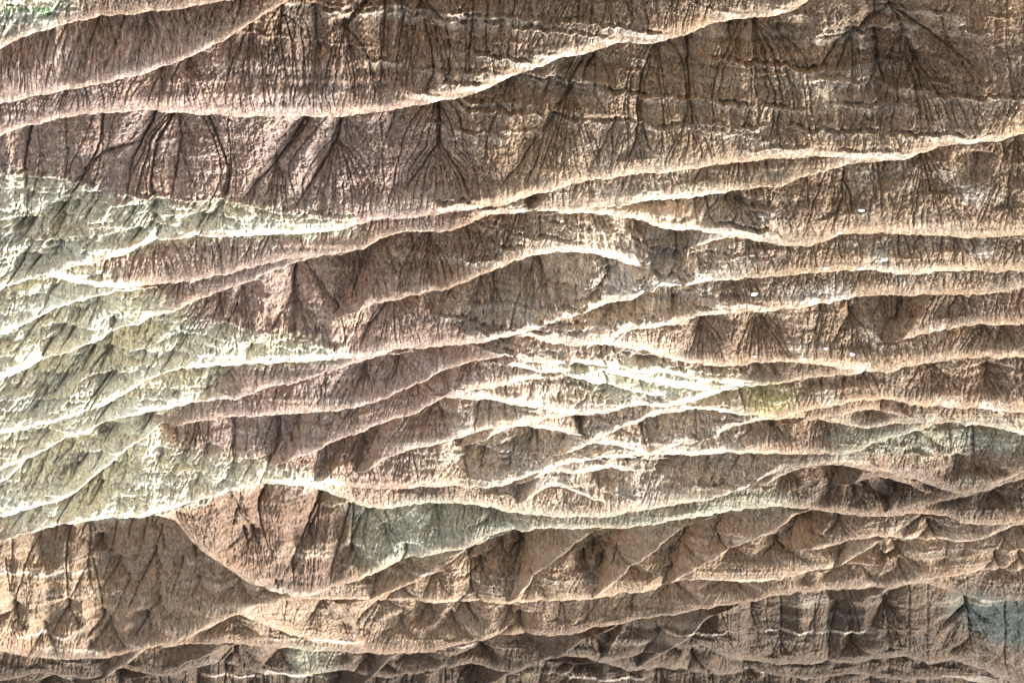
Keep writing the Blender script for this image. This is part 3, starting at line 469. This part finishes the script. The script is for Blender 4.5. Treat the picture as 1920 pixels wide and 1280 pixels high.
def build_ridge(i):
    label, pts, opt = RIDGES[i]
    y_all, inside, xa, xb = crest[i]
    TAP = 95
    sel = (XG >= xa - TAP) & (XG <= xb + TAP)
    cols = XG[sel]; yc = y_all[sel]
    yf_all, yraw, seen = front_line(i)
    yf = yf_all[sel] - 12
    # ends sink out of sight into their neighbours
    e = np.maximum(np.maximum(xa - cols, cols - xb), 0)
    ys_ = gauss1(yc, opt.get('sm', 45) / NX)
    dc = ground_d(ys_)
    dc0 = dc
    cc_ = (yc - 640.0) / F
    zc = H + dc * (SP + cc_ * CP) / (CP - cc_ * SP)
    m_c = dc / F
    sink = 12 * (e / TAP) ** 2 * m_c
    gap = np.clip(yc - yf - 12, 14, 170)
    dd = np.maximum(dc0 - ground_d(np.maximum(yc - gap, -130)), 4)
    dd = gauss1(dd, 20 / NX)
    steep = opt.get('steep', 1.2) - 0.42 * gauss1(sstep(0.42, 0.6, rock_at(cols, yc - 12)[..., 1]), 30 / NX)
    Rr = np.clip(0.042 * dd, 5 * m_c, 36 * m_c)
    # profile by horizontal run a, rows by viewing height
    nrow = int(np.clip(np.percentile(yc - yf, opt.get('rows', 58)) / NY, 10, 400))
    A = np.linspace(0, 1, 90) ** 1.5
    fr = np.linspace(0, 1, nrow)
    D = np.empty((nrow, len(cols))); Z = np.empty_like(D); Y = np.empty_like(D)
    amax = np.maximum(dd * 1.8, 6.0) + (dc - dc0) * 1.5
    a = A[:, None] * amax[None, :]
    Rr = Rr * np.exp(2.2 * fbm(cols / 70.0, cols * 0 + i * 7.7, 3))
    R2 = Rr * 10
    z = zc - steep * (0.55 * (a - Rr * (1 - np.exp(-a / Rr))) + 0.75 * (a - R2 * (1 - np.exp(-a / R2)))) - sink
    d = dc[None, :] - a
    yy = row_y(d, z)
    for c in range(len(cols)):
        ys = yy[:, c]
        tgt = ys[0] + (yf[c] - yc[c]) * fr
        ac = np.interp(-tgt, -ys, a[:, c])
        D[:, c] = dc[c] - ac
        Z[:, c] = np.interp(ac, a[:, c], z[:, c])
        Y[:, c] = tgt
    X = np.broadcast_to(cols[None, :], Y.shape)
    # where a spur joins the hill behind, its flank runs back into that hill
    se = np.maximum(xa - cols if xa > -100 else cols * 0 - 999, cols - xb if xb < 2020 else cols * 0 - 999)
    T0 = np.maximum(yc[None, :] - Y, 0)
    er = np.maximum(se[None, :] + 10 + np.minimum(0.6 * T0, 70) - 10 * np.exp(-T0 / 10), 0)
    er = np.where(er > 0, np.maximum(er + np.minimum(er / 12, 1) * (22 * fbm(X / 22.0, Y / 34.0 + i, 4) + 7 * fbm(X / 5.0, Y / 8.0 + i, 3)), 0), 0)
    rec = (1.7 * er + 0.016 * er ** 2) * dc0[None, :] / F
    Z = H + (Z - H) * (D + rec) / D
    D = D + rec
    T = np.maximum(yc[None, :] - sink[None, :] / m_c * .9 - Y, 0)
    M = D / F
    scale = float(np.clip(0.062 / np.median(m_c) * 1.35, 0.42, 1.25))
    mid = lambda p: p[len(p) // 2]
    def mine(p):
        x, yv = p
        if not (cols[0] <= x <= cols[-1]): return False
        k = int((x - XG[0]) / NX)
        return yraw[k] - 3 < yv < y_all[k] + 1 and inside[k]
    gl = [g for g in GULLIES if mine(np.mean(np.array(g[1], float), axis=0))]
    dr = [g for g in DRAINS if mine((g[0], g[1] + 8))]
    for st, gp_ in gl:
        if st >= 1.8 and len(gp_) > 1:
            fx, fy = min(gp_, key=lambda q_: q_[1])
            dr.append((fx, fy, (14 + 16 * st) * scale))
    cut, wide = rill_maps(cols, Y, yc, T, scale, gl, dr, 100 + i)
    cut2, _w = rill_maps(cols, Y, yc, T, scale * 0.55, [], dr, 500 + i)
    cut = np.maximum(cut, cut2 * 0.95)
    grow = sstep(1, 16 * scale, T)
    # world-sized relief
    wx = X * M / 0.08; wy = Y * M / 0.08 + i * 37.7
    lump = fbm(wx / 95, wy / 60, 3) * 26 + fbm(wx / 24, wy / 18, 3) * 4.0
    grain = fbm(wx / 3.6, wy / 2.8, 3) * 2.2 + fbm(X / 3.6, Y / 3.0, 2) * 2.6
    rag = -4.5 * (1 - np.minimum(np.abs(fbm(X / (9.0 * scale) + 3, Y / (20.0 * scale), 4)), 0.09) / 0.09) - 3.0 * (1 - np.minimum(np.abs(fbm(X / (5.0 * scale) + 3, Y / (7.0 * scale), 3)), 0.10) / 0.10)
    disp = -cut * (3.0 if scale > 0.62 else 2.6) - wide * 1.4 + scale * (lump * sstep(2, 50 * scale, T) + grain * (0.25 + 0.75 * sstep(2, 40 * scale, T)) * (0.65 if scale < 0.62 else 1.0) + rag * sstep(5 * scale, 45 * scale, T) * (0.6 if scale < 0.62 else 1.0))
    # beds of harder clay: small steps in the slope, following the hill's own tilt
    bed = Y / scale + 16 * fbm(X / 240.0, Y / 300.0 + i, 3) + 0.02 * X
    bn = vnoise(bed / 7.0, np.full_like(bed, i * 3.1)) * 0.65 + vnoise(bed / 2.6, np.full_like(bed, i * 5.3)) * 0.35
    patch = sstep(0.0, 0.25, fbm(X / 150.0 + 5, Y / 70.0 + i, 2))
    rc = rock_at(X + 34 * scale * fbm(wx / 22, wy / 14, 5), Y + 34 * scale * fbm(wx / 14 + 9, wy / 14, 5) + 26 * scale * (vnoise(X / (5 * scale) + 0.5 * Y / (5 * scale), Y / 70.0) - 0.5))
    pale = sstep(0.40, 0.55, rc[..., 1])
    rough = np.clip(opt.get('crumbly', 0) + pale, 0, 1)
    disp += scale * (bn - 0.5) * (1.2 + 3.0 * patch + 9.0 * rough) * grow
    # crumbly pale rock: knobs, pits and slanting flutes instead of fine rills
    kn = 0.75 * fbm(X / (36 * scale), (Y - 0.12 * X) / (7.5 * scale) + i * 3, 4) + 0.6 * fbm((X + 0.8 * Y) / (13 * scale), (Y - 0.5 * X) / (40 * scale) + i * 3, 3)
    pit = np.clip(fbm((X + 0.8 * Y) / (9 * scale), (Y - 0.5 * X) / (17 * scale) + i, 3) - 0.17, 0, 1)
    disp += scale * rough * grow * (kn * 24 - pit * 55 + 5 * fbm(X / (6 * scale), Y / (4 * scale), 2))
    ledge_lit_pale = np.zeros_like(Y)
    for amp, lp in LEDGES:
        p = np.array(lp, float)
        if not mine(np.mean(p, axis=0)) and not mine(p[len(p) // 2]) and not mine(p[0]): continue
        x0, x1 = p[0, 0], p[-1, 0]
        yl = np.interp(cols, p[:, 0], p[:, 1]) + 15 * scale * fbm(cols / 20.0, cols * 0 + x0, 5)
        ins = sstep(x0 - 25, x0 + 12, cols) * (1 - sstep(x1 - 12, x1 + 25, cols))
        br = ins * np.clip(0.7 + 2.4 * fbm(cols / 30.0, cols * 0 + p[0, 1], 4), 0.05, 1.5)
        dl = Y - yl[None, :]
        out = np.where(dl < 0, np.exp(np.minimum(dl, 0) / (30 * scale)), np.exp(-np.maximum(dl, 0) / 1.1))
        under = np.exp(-((dl + 5.5 * scale) / (2.6 * scale)) ** 2) * (0.5 + 1.3 * np.abs(fbm(X / 11.0, Y / 9.0 + x0, 2)) * 2)
        if amp >= 9: ledge_lit_pale = np.maximum(ledge_lit_pale, np.clip(br, 0, 1)[None, :] * sstep(-2.5, 0.5, dl) * (1 - sstep(5 * scale, 13 * scale, dl)))
        disp += 1.5 * amp * scale * br[None, :] * (out - 0.6 * under) * grow
    disp = disp * (1 + 0.9 * sstep(5, 50, er))
    ledge_lit_pale = np.clip(ledge_lit_pale, 0, 0.75)[..., None]
    chip = 9.0 * fbm(cols / 16.0, cols * 0 + pts[0][1] * .7 + i, 4) + 3.0 * fbm(cols / 5.0, cols * 0 + i * 3.3, 2)
    S_ang = math.atan(float(np.mean(steep)))
    nD = -math.sin(S_ang); nZ = math.cos(S_ang)
    D2 = D + disp * M * nD
    Z2 = Z + disp * M * nZ + (chip * scale ** 0.5)[None, :] * M * np.exp(-T / (7 * scale))
    xw = col_x(X, D, Z)
    P = np.stack([xw, D2, Z2], axis=-1)
    # colour of the rock itself: beds, mottling, rusty and bleached streaks; plus shelf tops painted brighter
    mott = fbm(wx / 7.0, wy / 5.0, 4); fine = (0.6 * np.random.default_rng(i).random(X.shape) + 0.4 * vnoise(X / 2.2, Y / 2.0)) - 0.5
    tone = 1 + 0.55 * mott + 0.75 * fine + (0.25 + 0.35 * patch) * (bn - 0.5)
    bleach = np.clip(sstep(0.58, 0.9, vnoise(bed / 19.0, np.full_like(bed, i * 1.7))) * patch * 0.5, 0, 1)[..., None]
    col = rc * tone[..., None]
    col = col * (1 - bleach) + np.array((0.50, 0.43, 0.33)) * bleach * tone[..., None]
    col = col * (1 - ledge_lit_pale) + np.maximum(col, np.array((0.60, 0.50, 0.40)) * tone[..., None]) * ledge_lit_pale  # pale hard caps, with the sky light on shelf tops put into the colour
    hue = fbm(wx / 60, wy / 30, 3)[..., None]
    col = col * (1 + hue * np.array((0.20, 0.0, -0.22)))
    # back slope
    nb = 9
    ab = np.linspace(0, 1, nb + 1)[1:] ** 1.6
    back = []
    bx, bd, bz = P[0, :, 0], P[0, :, 1], P[0, :, 2]
    run = np.clip(26 * m_c, 1.5, None) * 1.6
    for f_ in ab:
        aa = f_ * run * 3
        dz = -1.25 * (aa - run * .3 * (1 - np.exp(-aa / (run * .3))))
        back.append(np.stack([bx, bd + aa, bz + dz + m_c * 2.5 * fbm(cols / 8.0, cols * 0 + f_ * 9, 3)], axis=-1))
    Pb = np.array(back)[::-1]
    Pall = np.concatenate([Pb, P], axis=0)
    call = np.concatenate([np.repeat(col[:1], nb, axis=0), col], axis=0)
    vis = Y > seen[sel][None, :] - 15
    if far_of[i] > 1310: vis &= Y > 1215
    vis = np.concatenate([np.ones((nb, len(cols)), bool), vis], axis=0)
    off = er > 105
    vis[nb:] &= ~off
    keep = vis[:-1, :-1] | vis[1:, :-1] | vis[1:, 1:] | vis[:-1, 1:]
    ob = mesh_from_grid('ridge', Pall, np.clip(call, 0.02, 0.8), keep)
    ob['kind'] = 'structure'
    ob['label'] = label
    SURF.append((cols, Y, P, yraw[sel], yc, inside[sel]))
    return ob

# ------------------------------------------------------------------ material
def clay(name):
    m = bpy.data.materials.new(name); m.use_nodes = True
    n = m.node_tree.nodes; l = m.node_tree.links
    b = n['Principled BSDF']
    b.inputs['Roughness'].default_value = 0.95
    b.inputs['Specular IOR Level'].default_value = 0.12
    at = n.new('ShaderNodeAttribute'); at.attribute_name = 'rock'
    geo = n.new('ShaderNodeNewGeometry')
    n1 = n.new('ShaderNodeTexNoise'); n1.inputs['Scale'].default_value = 3.2; n1.inputs['Detail'].default_value = 6; n1.inputs['Roughness'].default_value = 0.7
    l.new(geo.outputs['Position'], n1.inputs['Vector'])
    mr = n.new('ShaderNodeMapRange'); mr.inputs['From Min'].default_value = 0.3; mr.inputs['From Max'].default_value = 0.7
    mr.inputs['To Min'].default_value = 0.5; mr.inputs['To Max'].default_value = 1.45
    l.new(n1.outputs['Fac'], mr.inputs['Value'])
    mx = n.new('ShaderNodeMix'); mx.data_type = 'RGBA'; mx.blend_type = 'MULTIPLY'; mx.inputs['Factor'].default_value = 1.0
    l.new(at.outputs['Color'], mx.inputs['A']); l.new(mr.outputs['Result'], mx.inputs['B'])
    l.new(mx.outputs['Result'], b.inputs['Base Color'])
    mp = n.new('ShaderNodeVectorMath'); mp.operation = 'MULTIPLY'; mp.inputs[1].default_value = (3.2, 0.8, 0.8)
    l.new(geo.outputs['Position'], mp.inputs[0])
    n2 = n.new('ShaderNodeTexNoise'); n2.inputs['Scale'].default_value = 1.0; n2.inputs['Detail'].default_value = 5; n2.inputs['Roughness'].default_value = 0.62; n2.inputs['Distortion'].default_value = 0.6
    l.new(mp.outputs['Vector'], n2.inputs['Vector'])
    a1 = n.new('ShaderNodeMath'); a1.operation = 'SUBTRACT'; a1.inputs[1].default_value = 0.5; l.new(n2.outputs['Fac'], a1.inputs[0])
    a2 = n.new('ShaderNodeMath'); a2.operation = 'ABSOLUTE'; l.new(a1.outputs[0], a2.inputs[0])
    a3 = n.new('ShaderNodeMath'); a3.operation = 'MINIMUM'; a3.inputs[1].default_value = 0.10; l.new(a2.outputs[0], a3.inputs[0])   # thin creases running down the slope
    b1 = n.new('ShaderNodeBump'); b1.inputs['Strength'].default_value = 1.0; b1.inputs['Distance'].default_value = 1.7
    l.new(a3.outputs[0], b1.inputs['Height'])
    mq = n.new('ShaderNodeVectorMath'); mq.operation = 'MULTIPLY'; mq.inputs[1].default_value = (1.05, 0.30, 0.30)
    l.new(geo.outputs['Position'], mq.inputs[0])
    n3 = n.new('ShaderNodeTexNoise'); n3.inputs['Scale'].default_value = 1.0; n3.inputs['Detail'].default_value = 4; n3.inputs['Roughness'].default_value = 0.6; n3.inputs['Distortion'].default_value = 0.5
    l.new(mq.outputs['Vector'], n3.inputs['Vector'])
    c1 = n.new('ShaderNodeMath'); c1.operation = 'SUBTRACT'; c1.inputs[1].default_value = 0.5; l.new(n3.outputs['Fac'], c1.inputs[0])
    c2 = n.new('ShaderNodeMath'); c2.operation = 'ABSOLUTE'; l.new(c1.outputs[0], c2.inputs[0])
    c3 = n.new('ShaderNodeMath'); c3.operation = 'MINIMUM'; c3.inputs[1].default_value = 0.06; l.new(c2.outputs[0], c3.inputs[0])
    b0 = n.new('ShaderNodeBump'); b0.inputs['Strength'].default_value = 1.0; b0.inputs['Distance'].default_value = 5.0
    l.new(c3.outputs[0], b0.inputs['Height']); l.new(b0.outputs['Normal'], b1.inputs['Normal'])
    bp = n.new('ShaderNodeBump'); bp.inputs['Strength'].default_value = 1.0; bp.inputs['Distance'].default_value = 0.20
    l.new(n1.outputs['Fac'], bp.inputs['Height']); l.new(b1.outputs['Normal'], bp.inputs['Normal']); l.new(bp.outputs['Normal'], b.inputs['Normal'])
    return m
MAT = clay('weathered clay')

# valley floor: one sheet under all the ridges, out to the horizon
gp = np.empty((40, 40, 3)); gx_, gy_ = np.meshgrid(np.linspace(-1, 1, 40), np.linspace(0, 1, 40))
gp[..., 0] = gx_ ** 3 * 9000; gp[..., 1] = -300 + gy_ ** 2 * 12000; gp[..., 2] = -42 + 6 * fbm(gx_ * 20, gy_ * 20, 3)
ground = mesh_from_grid('ground', gp, np.broadcast_to(np.array(ROCK['brown']), (40, 40, 3)))
ground['kind'] = 'structure'; ground['label'] = 'bare brown valley floor under the ridges'

for i in range(len(RIDGES)): build_ridge(i)

# ------------------------------------------------------------------ small things lying on the slopes
def spot(x, y):
    """the point of the slopes seen at this place of the photograph, and metres per photograph pixel there"""
    for cols, Y, P, yr, yc, ins in SURF:
        c = int((x - cols[0]) / NX)
        if 0 <= c < len(cols) and ins[c] and yr[c] < y <= yc[c]:
            r = int(np.argmin(np.abs(Y[:, c] - y)))
            p = P[r, c]
            return Vector(p), p[1] / F
    return None, None

def plain(name, rgb, vary, scale, rough=0.9):
    m = bpy.data.materials.new(name); m.use_nodes = True
    n = m.node_tree.nodes; l = m.node_tree.links; b = n['Principled BSDF']
    b.inputs['Roughness'].default_value = rough; b.inputs['Specular IOR Level'].default_value = 0.2
    t = n.new('ShaderNodeTexNoise'); t.inputs['Scale'].default_value = scale; t.inputs['Detail'].default_value = 4
    g = n.new('ShaderNodeNewGeometry'); l.new(g.outputs['Position'], t.inputs['Vector'])
    r = n.new('ShaderNodeValToRGB')
    r.color_ramp.elements[0].position = 0.3; r.color_ramp.elements[1].position = 0.7
    r.color_ramp.elements[0].color = (*[c * (1 - vary) for c in rgb], 1); r.color_ramp.elements[1].color = (*[min(.85, c * (1 + vary)) for c in rgb], 1)
    l.new(t.outputs['Fac'], r.inputs['Fac']); l.new(r.outputs['Color'], b.inputs['Base Color'])
    return m
LEAF = plain('shrub leaf', (0.07, 0.20, 0.06), 0.5, 9)
STEM = plain('shrub stem', (0.10, 0.07, 0.045), 0.3, 9)
WHITE = plain('bluish white rock', (0.74, 0.75, 0.80), 0.08, 4)

def add_mesh(name, v, f, mat, parent=None):
    me = bpy.data.meshes.new(name); me.from_pydata(v, [], f); me.update(); me.materials.append(mat)
    o = bpy.data.objects.new(name, me); S.collection.objects.link(o)
    if parent: o.parent = parent
    return o

def shrub_parts(seed, w, h):
    r = random.Random(seed); lv, lf, sv, sf = [], [], [], []
    tips = []
    for k in range(9):
        a = r.uniform(0, 6.28); L = r.uniform(.5, 1) * h; rad = r.uniform(.15, .5) * w
        tip = (math.cos(a) * rad, math.sin(a) * rad, L); tips.append(tip)
        b = len(sv); t = 0.022 * h
        for z, q in ((0, t), (1, t * .4)):
            for d in range(3):
                an = d * 2.094
                sv.append((tip[0] * z + math.cos(an) * q, tip[1] * z + math.sin(an) * q, L * z - 0.08 * h * (1 - z)))
        for d in range(3):
            e = (d + 1) % 3; sf.append((b + d, b + e, b + 3 + e, b + 3 + d))
    for k in range(150):
        tp = r.choice(tips); u = r.uniform(.45, 1.05); j = .16 * w
        c = Vector((tp[0] * u + r.gauss(0, j), tp[1] * u + r.gauss(0, j), max(.03 * h, tp[2] * u + r.gauss(0, j * .7))))
        n = Vector((r.gauss(0, 1), r.gauss(0, 1), r.gauss(.5, 1))).normalized(); t1 = n.orthogonal().normalized(); t2 = n.cross(t1)
        q = r.uniform(.045, .085) * w; b = len(lv)
        for (m1, m2) in ((-1, 0), (0, -.6), (1, 0), (0, .6)): lv.append(tuple(c + t1 * q * m1 + t2 * q * m2))
        lf.append((b, b + 1, b + 2, b + 3))
    return lv, lf, sv, sf

GROUP = 'green shrubs on the pale slopes'
LAB = 'small green shrub in the scrubby patch on the pale near corner hump'
spots = [(13, 17, 11, LAB), (23, 12, 9, LAB), (40, 15, 12, 'green shrub standing alone in the middle of the corner patch'), (4, 33, 9, 'green shrub at the frame edge, leftmost of the corner patch'), (72, 13, 12, 'green shrub touching the left side of the largest corner shrub'), (81, 16, 14, 'largest green shrub of the corner scrub patch'), (92, 15, 12, LAB), (64, 22, 9, LAB), (33, 8, 8, LAB), (52, 18, 7, LAB), (100, 10, 8, 'green shrub at the right end of the corner scrub patch'),
         (437, 414, 6, 'lone green shrub on the white foot of the petal faced ridge'), (295, 428, 5, 'tiny shrub high on the pale crest of the petal faced ridge'), (1288, 352, 5, 'tiny yellow-green shrub on the pale strip of the ledged ridge'), (1266, 350, 5, 'tiny dark green shrub on the pale strip of the ledged ridge'), (30, 322, 6, 'small shrub at the dark edge above the pale slope')]
for k, (x, y, px, lab) in enumerate(spots):
    p, m = spot(x, y)
    if p is None: continue
    w = px * m * 1.25
    lv, lf, sv, sf = shrub_parts(k, w, w * 0.8)
    root = bpy.data.objects.new('shrub', None); S.collection.objects.link(root); root.location = p
    root['label'] = lab; root['category'] = 'shrub'; root['group'] = GROUP
    add_mesh('foliage', lv, lf, LEAF, root); add_mesh('stem', sv, sf, STEM, root)

import bmesh
RL = 'small bluish white rock lying bare on the brown right-hand slopes'
for k, (x, y, w, lab) in enumerate([(1616, 394, 16, 'widest white rock on the slope behind the ledged ridge'), (1579, 400, 9, 'small white rock beside the widest white rock'), (1752, 395, 8, 'lone white rock far to the right of the widest white rock'), (1414, 549, 17, 'long bluish white slab on the slope of the wide ridge'), (1446, 531, 11, 'white rock above and right of the long white slab'), (1574, 437, 12, 'white rock on the pale crest below the widest white rock'), (1408, 476, 9, 'faint white rock on the ridge with slanting rills'), (1781, 484, 10, 'white rock by the chalky patch nearest the right edge'),
                             (1621, 469, 8, 'small white rock left of the large chalky patch'), (1550, 653, 12, 'bright white rock left of the broad white rock'), (1599, 665, 15, 'broad white rock below the shaggy brown slope'), (1601, 645, 8, 'small white rock just over the broad white rock'), (1416, 667, 8, 'small white rock low on the shaggy dark hump'), (1352, 574, 10, 'small white rock near the crest below the long white slab'), (1433, 783, 9, 'white rock under the yellow ochre face'), (1549, 502, 14, 'left one of two white rocks side by side on a crest'), (1613, 502, 14, 'right one of two white rocks side by side on a crest'), (1334, 365, 12, 'white rock on the crest at the end of the pale strip')]):
    p, m = spot(x, y)
    if p is None: continue
    r = random.Random(k); bm = bmesh.new(); bmesh.ops.create_icosphere(bm, subdivisions=2, radius=0.5)
    W_ = w * m * 0.85
    for v in bm.verts:
        q = 1 + 0.55 * (float(vnoise(np.array(v.co.x * 3 + k), np.array(v.co.y * 3 + v.co.z * 2.1 + k))) - 0.5)
        v.co = Vector((v.co.x * W_ * q, v.co.y * W_ * .55 * q, v.co.z * W_ * .34 * q))
    me = bpy.data.meshes.new('white_rock'); bm.to_mesh(me); bm.free(); me.materials.append(WHITE)
    o = bpy.data.objects.new('white_rock', me); S.collection.objects.link(o); o.location = p + Vector((0, 0, .05 * W_)); o.rotation_euler = (0.5, r.uniform(-.2, .2), r.uniform(-.5, .5))
    o['label'] = lab; o['category'] = 'rock'; o['group'] = 'white rocks on the brown slopes'
